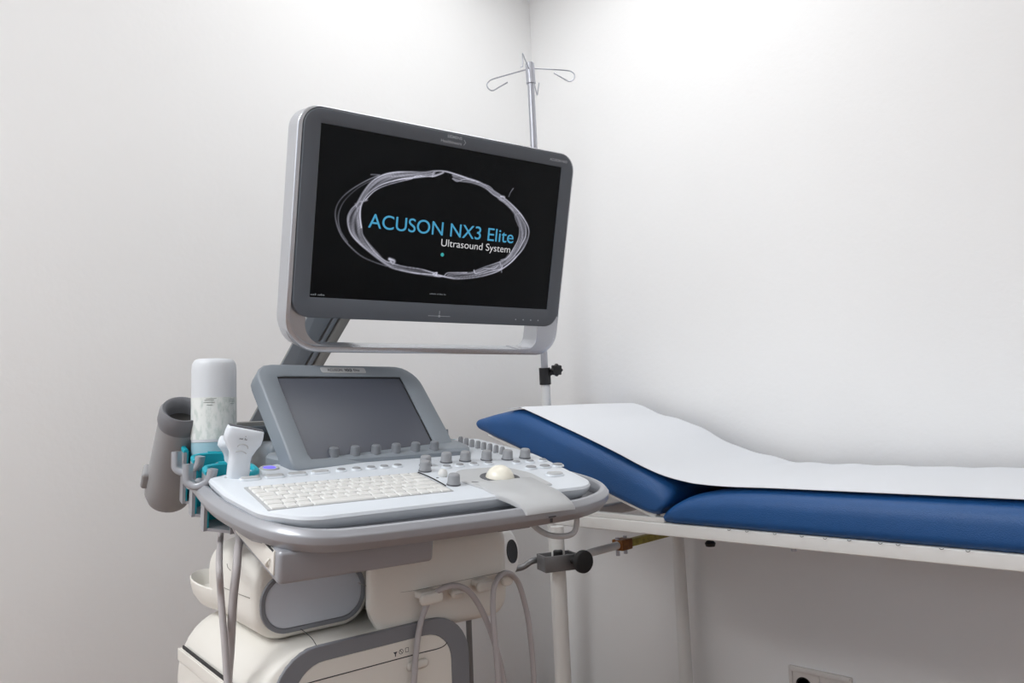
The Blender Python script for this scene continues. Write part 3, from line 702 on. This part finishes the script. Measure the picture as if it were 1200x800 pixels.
# cable hooks on the holders (open C shapes)
def chook(Mx):
    pth = [(0, 0, .028), (0, 0, .014), (.001, 0, .004), (.010, 0, -.002), (.020, 0, -.001), (.030, 0, .006), (.034, 0, .020)]
    return obj('holder_hook', sweep(smooth(pth, 5), rpoly(rect(-.008, -.0035, .008, .0035), .003, 3), up=(0, 1, 0)) if False else sweep(smooth(pth, 5), rpoly(rect(-.0048, -.009, .0048, .009), .003, 3), up=(0, 1, 0)), grey, MACH, Mx)
Rr = ray(230, 550); Rr = Rr/np.linalg.norm(Rr); su = np.array([.70, .69, 0]); su /= np.linalg.norm(su)
Mfix = lambda p: frame(p, su, np.cross([0, 0, 1.], su), np.array([0, 0, 1.]))
chook(Mfix(at(207, 552, 1.075))); chook(Mfix(at(220, 568, 1.015)))
obj('holder_bracket', join(seg(at(222, 568, 1.09), at(235, 574, 1.11), .006), seg(at(243, 582, 1.03), at(252, 585, 1.06), .006)), grey, MACH)
# right side teal cup
pc = at(533, 517, 1.40)
obj('side_cup', cwall([(.03*math.cos(a), .02*math.sin(a)) for a in np.linspace(0, 2*PI*.98, 24)][::-1], -.002, .002, -.05, 0), teal, MACH, frame(pc, U, D, Nn))
obj('side_stud', seg(at(521, 508, 1.34), at(525, 508, 1.34), .008), slate, MACH)

# gel warmer cup (grey) ------------------------------------------------------------
b0 = at(197, 584, 1.235); b1 = at(214, 486, 1.15)
ax = b1-b0; Lw = np.linalg.norm(ax); ax /= Lw
xs = np.cross(ax, ray(200, 540)); xs /= np.linalg.norm(xs)
if xs@su < 0: xs = -xs
MW = frame(b0, xs, np.cross(ax, xs), ax)
def el(rx, ry, z, dx=0, dz=0): return [(dx+rx*math.cos(2*PI*k/36), ry*math.sin(2*PI*k/36), z+dz*math.sin(2*PI*k/36)) for k in range(36)]
gw = [el(.018, .018, -.006), el(.031, .030, -.001), el(.0365, .034, .012), el(.0375, .035, .04), el(.0355, .034, .08), el(.033, .032, Lw-.03)]
WR = obj('gel_warmer', loft(gw+[el(.0325, .031, Lw-.016)]), warmer, MACH, MW, ang=50)
gr = [el(.0325, .031, Lw-.020), el(.0345, .033, Lw-.010), el(.0335, .032, Lw+.006), el(.030, .029, Lw+.012), el(.026, .025, Lw+.010), el(.0235, .0225, Lw-.002), el(.022, .021, Lw-.018)]
obj('warmer_rim', loft(gr, False), greyd, WR, MW, ang=60)
obj('warmer_well', stack([(x, y) for x, y, z in el(.0238, .0228, 0)], [(0, Lw-.0165), (0, Lw-.0145)]), warmin, WR, MW)
obj('warmer_knob', rbox(-.044, -.030, -.014, .014, .03, .062, .005), warmer, WR, MW)
obj('warmer_bracket', seg(bp0 := at(214, 560, 1.20), at(245, 565, 1.16), .012), grey, MACH)

# ------------------------------------------------------------------ things in the holders
cu_, cd_, ch_ = cups[0]
# gel bottle: upside down look, milky body
bc = np.array(MC @ Vector((cu_, cd_, ch_)))
pb = at(250, 560, 1.0); 
bot = onp(250.5, 545, bc, ray(250, 500)/np.linalg.norm(ray(250, 500))); 
bdir = onp(251, 425, bot, ray(250, 500)/np.linalg.norm(ray(250, 500)))-bot
hB = np.linalg.norm(bdir); bz = bdir/hB
bz = np.array([bz[0], bz[1], bz[2]]); bx = np.cross(bz, ray(250, 500)); bx /= np.linalg.norm(bx)
if bx@su < 0: bx = -bx
MBt = frame(bot, bx, np.cross(bz, bx), bz)
BT = empty('gel_bottle', tuple(bot-bz*.045)); tag(BT, 'milky plastic bottle of pale blue gel with a faded label standing in a teal holder', 'bottle')
rB = .0325; hT = hB+.004
obj('bottle_body', lathe([(0, .036), (rB*.995, .036), (rB, .038), (rB*1.003, hT-.016), (rB*.98, hT-.007), (rB*.9, hT-.001), (rB*.8, hT+.001), (rB*.72, hT-.003), (0, hT-.003)], 40), bottlem, BT, MBt)
obj('gel', lathe([(.012, -.044), (.024, -.040), (.031, -.025), (rB*.995, -.005), (rB*.995, .0355), (0, .0355)], 40), gelm, BT, MBt, label='pale blue gel')
lz0, lz1 = .040, hB*.655
obj('label', lathe_open := loft([[((rB+.0004)*math.cos(2*PI*k/40), (rB+.0004)*math.sin(2*PI*k/40), z) for k in range(40)] for z in (lz0, lz0+.01, lz1-.01, lz1)], False), labelm, BT, MBt, label='faded label with small print')
lines = []
for k, (a0_, a1_, zz) in enumerate(((-20, 6, .97), (-24, 0, .93), (-26, 2, .88), (-18, -4, .82), (42, 58, .95), (40, 60, .90), (44, 58, .84))):
    z = lz0+(lz1-lz0)*zz; rr = rB+.0008
    # angles measured from the side that faces the room
    f0 = math.atan2(*( (MBt.to_3x3().inverted() @ Vector(tuple(-ray(250, 500)))).yx))
    pts = [(rr*math.cos(f0+math.radians(a)), rr*math.sin(f0+math.radians(a)), z) for a in np.linspace(a0_, a1_, 8)]
    lines.append(tube(pts, .0004, 5, 2))
obj('label_print', join(*lines), mat('faded ink', (150, 156, 154), .7), BT, MBt)

# linear transducer
def fl(x, y, u=-.160): return onp(x, y, B0+Ub*u, Ub)
h0_ = at(266.5, 499, 1.005); h1_ = at(309, 507, 1.03)
hx = h1_-h0_; wH = np.linalg.norm(hx); hx /= wH; mid = (h0_+h1_)/2
dn = at(285, 590, 1.03)-mid; dn -= hx*(dn@hx); dn /= np.linalg.norm(dn)
MPr = frame(mid, hx, np.cross(-dn, hx), -dn)
def sup(a, b_, z, e=3.0, dx=0): 
    out = []
    for k in range(32):
        t = 2*PI*k/32; c_, s_ = math.cos(t), math.sin(t); q = (abs(c_)**e+abs(s_)**e)**(-1/e); out.append((dx-.17*min(0, z+.02)*PRS[0]+a*q*c_, b_*q*s_, z))
    return out
PRS = [1]
PR = empty('linear_transducer', tuple(mid+dn*.09)); tag(PR, 'white wide-headed linear transducer standing in the holder nearest the keyboard', 'ultrasound probe')
obj('transducer_body', loft([sup(.012, .010, -.085), sup(.0145, .012, -.078), sup(.0148, .012, -.055), sup(.0140, .0115, -.042), sup(.0150, .012, -.034), sup(.0205, .0125, -.024), sup(.0248, .0125, -.017), sup(.0255, .0125, -.008), sup(.0245, .0115, .0), sup(.0235, .010, .002)]), coolw, PR, MPr, ang=60)
obj('transducer_lens', rbox(-.023, .023, -.004, .004, .001, .0035, .001), knobd, PR, MPr, label='dark grey lens strip')
fs = -1 if (np.cross(-dn, hx)@ray(285, 520)) > 0 else 1
Mtx = frame(mid+np.cross(-dn, hx)*fs*.0128-(-dn)*.0105, hx, -dn) 
obj('thumb_groove', tube([(-.007, -.012, -.0008), (-.005, -.0085, .0), (.0, -.007, .0003), (.005, -.0085, .0), (.007, -.012, -.0008)], .0007), greyl, PR, Mtx)
obj('thumb_groove', tube([(-.007, -.019, -.001), (-.004, -.0175, -.0003), (.0, -.0168, .0), (.004, -.0175, -.0003), (.007, -.019, -.001)], .0007), greyl, PR, Mtx)
small_print('transducer_marks', (3, 2), -.0075, -.0012, .0026, .0017, greyd, PR, Mtx @ T(0, 0, .0002))
obj('transducer_mark', stack([(-.0012, .0035), (.0004, .0035), (-.0004, .0045)], [(0, 0), (0, .0004)]), greyd, PR, Mtx)
obj('transducer_cable', tube([tuple(mid+dn*.084), tuple(mid+dn*.11+hx*.005), at(280, 625, 1.0), at(278.5, 645, .96), fl(277, 668, -.155), fl(273, 705), fl(270, 760), fl(267, 812), fl(272, 880), fl(300, 960), fl(340, 1040), fl(300, 1120)], .0052, 12, 8), cable, PR)
# second transducer
q0 = at(266, 510, 1.07); q1 = at(269, 560, 1.075); qz = q0-q1; Lq = np.linalg.norm(qz); qz /= Lq
qx = np.cross(qz, ray(262, 530)); qx /= np.linalg.norm(qx)
MQ = frame(q1, qx, np.cross(qz, qx), qz)
PRS[0] = 0
PQ = empty('curved_transducer', tuple(q1)); tag(PQ, 'slim ribbed white transducer half hidden between the gel bottle and the wide-headed one', 'ultrasound probe')
rg = []
sgq = 1 if qx@su > 0 else -1
for s, a, dx in ((0, .008, .006), (.2, .0095, .005), (.38, .0085, .004), (.45, .0095, .004), (.52, .0085, .003), (.6, .0098, .003), (.72, .0125, .002), (.80, .0145, .001), (.87, .0115, -.001), (.94, .007, -.004), (1.0, .0035, -.005)):
    rg.append(sup(a, a*.8, Lq*s, 2.4, dx*sgq))
obj('transducer_body', loft(rg), coolw, PQ, MQ, ang=60)
obj('transducer_cable', tube([tuple(q1), at(262, 600, 1.09), at(258.5, 628, 1.08), fl(257, 660, -.172), fl(259, 700, -.172), fl(263, 750, -.172), fl(268, 812, -.172), fl(280, 880, -.172), fl(310, 940, -.172), fl(360, 1000, -.172)], .0042, 12, 8), cable, PQ)

# cables looped over the block hooks
cz = 1.12
def cab(name, pts, r, lab):
    o = obj(name, tube(pts, r, 12, 6), cable, None); tag(o, lab, 'cable', 'grey cables looped over the white hooks'); return o
def bw(x, y, d): return onp(x, y, B0+Db*d, Db)
cab('transducer_cable', [bw(470, 960, -.02), bw(478, 880, -.02), bw(485, 800, -.02), bw(487, 770, -.018), bw(491, 738, -.014), bw(497, 716, -.0105), bw(504, 702, -.0125), bw(511, 694, -.016), bw(520, 688.5, -.026), bw(530, 686, -.030), bw(540, 687.5, -.032), bw(549, 692.5, -.030), bw(557, 702, -.029), bw(566, 718, -.027), bw(575, 740, -.025), bw(583, 765, -.024), bw(591, 802, -.022), bw(600, 880, -.02), bw(604, 960, -.01)], .0042, 'grey cable looped over the left hooks of the white block')
cab('transducer_cable', [bw(592, 960, -.045), bw(588, 880, -.045), bw(584, 802, -.043), bw(581, 760, -.042), bw(578, 722, -.040), bw(578, 695, -.037), bw(581, 682, -.034), bw(587, 673.5, -.030), bw(594, 671, -.026), bw(601, 674, -.022), bw(608, 684, -.018), bw(614, 703, -.018), bw(619, 726, -.018), bw(623, 760, -.018), bw(626, 802, -.018), bw(630, 880, -.02), bw(632, 960, -.02)], .0042, 'grey cable looped over the rightmost hook of the white block')

# ------------------------------------------------------------------ examination table
YN, YF = 1.464, 1.976
TBL = empty('examination_table', (-.7, 1.72, 0))
tag(TBL, 'blue vinyl examination table with raised backrest on a white tubular frame', 'examination table')
# extrude along Y: local x=X, y=Z, z=-Y
MX = frame(np.array([0, 0, 0]), np.array([1., 0, 0]), np.array([0, 0, 1.]), np.array([0, -1., 0]))
def cushion(name, pairs, y0, y1, ke=5):     # pairs of (bottom, top) points along the cushion, cross-section rounded like upholstery
    B_ = smooth([(b_[0], 0, b_[1]) for b_, t_ in pairs], ke); T_ = smooth([(t_[0], 0, t_[1]) for b_, t_ in pairs], ke)
    rg = []; ym = (y0+y1)/2; w_ = (y1-y0)/2
    for p, q in zip(B_, T_):
        c = (p+q)/2; h = (q-p)/2; hl = max(np.linalg.norm(h), 1e-4)
        sec = rpoly([(-w_, -hl), (w_, -hl), (w_, hl), (-w_, hl)], [min(.020, hl*.95), min(.020, hl*.95), min(.042, hl*.98), min(.042, hl*.98)], 7)
        e = 0 if hl > .03 else (.03-hl)*.5
        rg.append([tuple(c+h/hl*b_+np.array([0, ym+a_*(1-e/w_), 0])) for a_, b_ in sec])
    return obj(name, loft(rg), blue, TBL, ang=80)
zt = .842
cushion('seat_cushion', [((-.9675, .764), (-.968, .768)), ((-.960, .7595), (-.955, .785)), ((-.945, .758), (-.925, .805)), ((-.90, .758), (-.880, .824)), ((-.83, .758), (-.81, .836)), ((-.72, .758), (-.71, .842)), ((-.5, .758), (-.5, zt)), ((-.2, .758), (-.2, zt)), ((.03, .758), (.03, zt)), ((.052, .762), (.052, .836)), ((.062, .79), (.062, .80))], YN-.012, YF+.010)
cushion('backrest_cushion', [((-.972, .776), (-.968, .782)), ((-.985, .7745), (-.945, .806)), ((-1.01, .779), (-.945, .836)), ((-1.04, .788), (-.99, .864)), ((-1.10, .809), (-1.06, .895)), ((-1.20, .846), (-1.18, .945)), ((-1.30, .882), (-1.29, .987)), ((-1.38, .910), (-1.375, 1.017)), ((-1.42, .925), (-1.425, 1.025)), ((-1.48, .945), (-1.49, 1.016)), ((-1.53, .962), (-1.54, 1.006)), ((-1.56, .973), (-1.566, 1.000)), ((-1.568, .982), (-1.573, .992))], YN-.012, YF+.010)
# frame
def bx3(x0, x1, y0, y1, z0, z1, r=.003): return rbox(x0, x1, y0, y1, z0, z1, r)
FR = obj('table_frame', join(bx3(-1.29, .04, YN-.004, YN+.022, .729, .757), bx3(-1.29, .04, YF-.03, YF-.004, .729, .757),
                             bx3(-1.29, -1.262, YN+.022, YF-.03, .729, .757), bx3(.012, .04, YN+.022, YF-.03, .729, .757), bx3(-.98, -.955, YN+.022, YF-.03, .732, .757)), white_en, TBL)
for yy in (YN+.004, YF-.03): obj('backrest_frame', tf(bx3(-.575, 0, yy, yy+.02, -.012, 0), T(-.985, 0, .775) @ Matrix.Rotation(math.radians(19.3), 4, 'Y')), white_en, TBL)
obj('backrest_rail', tf(rbox(-.33, .0, YN-.002, YN+.02, 0, .012, .002), T(-.962, 0, .757)), white_en, TBL)
xn = -1.254
def leg(x, y, z1, x2=None):
    return obj('leg', join(seg((x, y, .012), (x if x2 is None else x2, y, z1), .0215, 20, .0165), seg((x, y, 0), (x, y, .02), .026, 20)), white_en, TBL)
leg(xn, YN-.044+.010, .732); leg(-1.247, YF-.012, .730); leg(.02, YN+.01, .730); leg(.02, YF-.017, .730)
obj('cross_bar', seg((-1.250, 1.40, .648), (-1.250, 1.72, .650), .0105, 18), white_en, TBL); obj('cross_bar', seg((.02, YN+.01, .45), (.02, YF-.02, .45), .0105), white_en, TBL)
zf = obj('adjuster_bar', join(tf(rbox(-.011, .011, 0, .26, -.010, .010, .003), T(-1.250, 1.70, .649))), zinc, TBL)
obj('adjuster_block', rbox(-1.268, -1.232, 1.668, 1.715, .636, .664, .003), rust, TBL)
for dy in (0, .035):
    for z0, z1 in ((.622, .637), (.663, .670)):
        obj('adjuster_screw', seg((-1.252, 1.668+dy+.004, z0), (-1.252, 1.668+dy+.004, z1), .0055), chrome, TBL)
obj('frame_bolt', join(seg((-.885, YN+.06, .715), (-.885, YN+.06, .735), .006), tf(lathe([(0, 0), (.010, .001), (.012, .008), (.008, .013), (0, .014)], 20), T(-.885, YN+.06, .703))), black, TBL)
obj('frame_screw', seg((-.672, YN+.012, .722), (-.672, YN+.012, .731), .0055), chrome, TBL)
sp = None
for x in (-.80, -.76, -.70, -.645, -.60, -.555, -.50, -.47, -.40, -.36):
    Mk = T(x, YN-.008, .756)
    g = tube([(-.003, 0, .001), (-.001, 0, -.001), (.002, 0, -.0005), (.004, 0, .001)], .0006, 5)
    if sp is None: sp = obj('staple', g, darkline, TBL, Mk); osp = Mk.inverted() @ WM[sp.name]
    else: copyat(sp, TBL, Mk @ osp)
# clamp on the leg
PC = empty('leg_clamp', (xn, YN-.03, .65)); PC['x'] = 0
del PC['x']
tag(PC, 'grey steel clamp bracket with black knobs on the table leg', 'clamp')
Mcl = frame(at(651, 657, 1.84), np.array([.42, .9, 0])/np.linalg.norm([.42, .9]), np.array([-.9, .42, 0])/np.linalg.norm([.42, .9]), np.array([0, 0, 1.]))
obj('bracket', join(rbox(-.040, .048, -.030, -.026, -.020, .018, .0015), rbox(-.040, -.036, -.026, .020, -.020, .018, .0015), rbox(.044, .048, -.026, .020, -.020, .018, .0015), rbox(-.040, .048, .020, .024, -.020, .018, .0015)), steel, PC, Mcl)
kp = at(684, 658, 1.80); kd = np.array([.95, -.22, 0]); kd /= np.linalg.norm(kd)
obj('knob', join(seg(at(670, 656, 1.82), kp, .008), tf(stack(circle(.027, 28), rnd(-.010, .006, .005)), frame(kp, np.cross([0, 0, 1.], kd), np.array([0, 0, 1.]), kd))), rubber, PC)
obj('knob', tf(stack(circle(.012, 20), rnd(-.006, .012, .004)), frame(at(654, 650, 1.84), np.array([1., 0, 0]), np.array([0, 1., 0]), np.array([0, 0, 1.]))), black, PC)
obj('clamp_rod', tube([at(629, 656, 1.86), at(622, 658, 1.85), at(610, 665, 1.84), at(585, 668, 1.82)], .0075), steel, PC)

# paper sheet
top = [(-1.500, 1.0165), (-1.455, 1.0275), (-1.41, 1.030), (-1.385, 1.027), (-1.28, .9885), (-1.17, .947), (-1.08, .911), (-1.02, .885), (-.96, .864), (-.90, .8515), (-.86, .8475), (-.80, .8455), (-.70, .8465), (-.55, .8465), (-.3, .8465), (.05, .8465)]
tp = smooth([(x, 0, z) for x, z in top], 5)
tp = [p for p in tp if p[0] > -1.452]
NYp = 26; rows_ = []
for k, p in enumerate(tp):
    r_ = []
    for j in range(NYp+1):
        v = j/NYp; y = (YN+.002)+(YF+.004-YN)*v
        x = p[0] + .07*v*max(0, min(1, (-1.30-p[0])/.1))*0
        z = p[2]
        fl = max(0, min(1, (p[0]+.95)/.1)); bk = 1-fl
        z += .0008+.0012*(1+math.sin(p[0]*23+v*3))*math.sin(v*PI)+.0015*math.sin(p[0]*61+2)*v
        z += .006*v*v*fl*(1-.3*math.sin(p[0]*9))
        z += .005*(1+math.sin(p[0]*26+1))*v**3*bk*max(0, min(1, (p[0]+1.42)/.1))
        valley = math.exp(-((p[0]+.87)/.06)**2); z += .006*valley*v*0
        if v < .02: z -= .001
        r_.append((p[0], y, z))
    rows_.append(r_)
shorten = []
for r_ in rows_: shorten.append(r_)
nv = [p for r_ in shorten for p in r_]; n1_ = NYp+1
tpv = nv+[(x, y, z-.0012) for x, y, z in nv]; off_ = len(nv); fc = []
for a in range(len(shorten)-1):
    for j in range(NYp):
        q = (a*n1_+j, a*n1_+j+1, (a+1)*n1_+j+1, (a+1)*n1_+j); fc.append(q); fc.append(tuple(i+off_ for i in q[::-1]))
for a in range(len(shorten)-1):
    for j in (0, NYp):
        q = (a*n1_+j, (a+1)*n1_+j); fc.append((q[0], q[1], q[1]+off_, q[0]+off_))
for a in (0, len(shorten)-1):
    for j in range(NYp):
        q = (a*n1_+j, a*n1_+j+1); fc.append((q[0], q[1], q[1]+off_, q[0]+off_))
PS = obj('paper_sheet', (tpv, fc), paper, None); tag(PS, 'white paper sheet spread over the blue examination table', 'paper sheet')

# ------------------------------------------------------------------ IV pole
IV = empty('iv_pole', tuple(np.array([*at(651, 650, 2.46)[:2], 0]))); tag(IV, 'white and chrome drip stand with four wire hooks behind the table head', 'drip stand')
d0 = 2.42
pt = at(621.0, 76, d0); pm = at(638.7, 441, d0); pbt = at(641.6, 500, d0)
dirp = (pm-pbt)/np.linalg.norm(pm-pbt); foot = pm+(pm-pt)/np.linalg.norm(pm-pt)*((pm[2]-.06)/abs((pm-pt)[2]/np.linalg.norm(pm-pt)))
obj('upper_pole', seg(pm, at(621.9, 94, d0), .0112, 20), chrome, IV)
obj('lower_pole', seg(foot, pm, .0150, 20), white_en, IV)
cd = (pt-pm)/np.linalg.norm(pt-pm)
obj('collar', seg(pm-cd*.026, pm+cd*.028, .0185, 24), black, IV)
kp = at(652.5, 433.5, d0-.01); kd = np.array([.62, -.30, -.1]); kd /= np.linalg.norm(kd); ku = np.cross([0, 0, 1.], kd); ku /= np.linalg.norm(ku)
star = [((.0185+.002*math.cos(8*a))*math.cos(a), (.0185+.002*math.cos(8*a))*math.sin(a)) for a in np.linspace(0, 2*PI, 65)[:-1]]
obj('lock_knob', join(tf(stack(star, rnd(-.012, .006, .004)), frame(kp, ku, np.cross(kd, ku), kd)), seg(at(644, 438, d0), kp, .007)), black, IV)
obj('hook_head', join(seg(at(622.4, 97, d0), at(620.6, 75, d0), .0148, 24), seg(at(622.5, 98, d0), at(622.4, 96.5, d0), .0156, 24), seg(at(620.6, 75, d0), at(620.5, 73.5, d0), .0115, 24)), chrome, IV)
obj('wire_hook', tube([at(620, 80, 2.42), at(645, 81.2, 2.43), at(664, 82.6, 2.44), at(670, 84), at(673.4, 88, 2.44), at(672.2, 92.8, 2.44), at(667.8, 95.2, 2.44), at(663, 93.6, 2.44), at(656, 89.5, 2.43), at(649, 85.2, 2.43)] if False else
    [at(x, y, t) for x, y, t in ((620, 80, 2.42), (645, 81.2, 2.43), (664, 82.6, 2.44), (670, 84.2, 2.44), (673.4, 88, 2.44), (672.2, 92.8, 2.44), (667.8, 95.2, 2.44), (663, 93.6, 2.44), (656, 89.5, 2.43), (649, 85.2, 2.43))], .0022, 8), chrome, IV)
obj('wire_hook', tube([at(x, y, t) for x, y, t in ((621, 80.4, 2.42), (600, 86.2, 2.45), (578, 92.6, 2.47), (572.5, 96, 2.48), (570.6, 100, 2.48), (573, 104.5, 2.48), (578, 106, 2.48), (586, 101.5, 2.48), (595, 96.3, 2.47))], .0022, 8), chrome, IV)
obj('wire_hook', tube([at(x, y, t) for x, y, t in ((619.6, 80, 2.40), (616, 71.5, 2.34), (613, 64, 2.28), (612.4, 62.8, 2.28), (612.3, 66, 2.28), (612.5, 72, 2.28), (612.4, 77.2, 2.28), (611.6, 78.3, 2.28), (609.8, 78.4, 2.28))], .0020, 8), chrome, IV)
obj('wire_hook', tube([at(x, y, t) for x, y, t in ((622, 84, 2.43), (625, 94, 2.48), (628, 106, 2.54), (629.4, 111, 2.56), (630.2, 108, 2.56), (631, 102, 2.56), (631.6, 97, 2.56))], .0022, 8), chrome, IV)
for k in range(5):
    a = 2*PI*k/5+.4; e = foot+np.array([.13*math.cos(a), .13*math.sin(a), -.02])
    obj('stand_foot', seg(foot-np.array([0, 0, 0.0]), e, .012, 12, .009), steel, IV)
    obj('castor', seg(np.array([e[0]-.01, e[1], .02]), np.array([e[0]+.01, e[1], .02]), .02, 16), rubber, IV)

# ------------------------------------------------------------------ wall outlet
ot = empty('wall_outlet', (-.88, YR, .26)); tag(ot, 'white double wall socket low on the wall under the table', 'wall socket')
MO = frame(np.array([-.964, YR, .301]), np.array([1., 0, 0]), np.array([0, 0, 1.]), np.array([0, -1., 0]))
fo, fi = rrect(0, -.088, .168, 0, .003, 4), rrect(.010, -.078, .158, -.012, .002, 4)
def frm(o_, i_, h0, h1):
    return loft([[(x, y, h0) for x, y in o_], [(x, y, h1-.002) for x, y in o_], [(x, y, h1) for x, y in inset(o_, .004)], [(x, y, h1) for x, y in i_], [(x, y, .001) for x, y in i_]], False)
obj('outlet_frame', frm(fo, fi, .0002, .011), outm, ot, MO)
for x0 in (.0105, .0845):
    PL = obj('socket_plate', stack(rrect(x0, -.0775, x0+.073, -.0125, .002, 4), [(0, .0004), (0, .008), (.001, .009)]), outm, ot, MO)
    obj('socket_well', stack(circle(.0215, 28, x0+.030, -.045), [(0, .0092), (.002, .0096), (.004, .0092)]), black, PL, MO)

# ------------------------------------------------------------------ colour management
S.view_settings.view_transform = 'Standard'; S.view_settings.look = 'None'
S.view_settings.gamma = 1; S.view_settings.exposure = -0.1; S.view_settings.use_curve_mapping = False
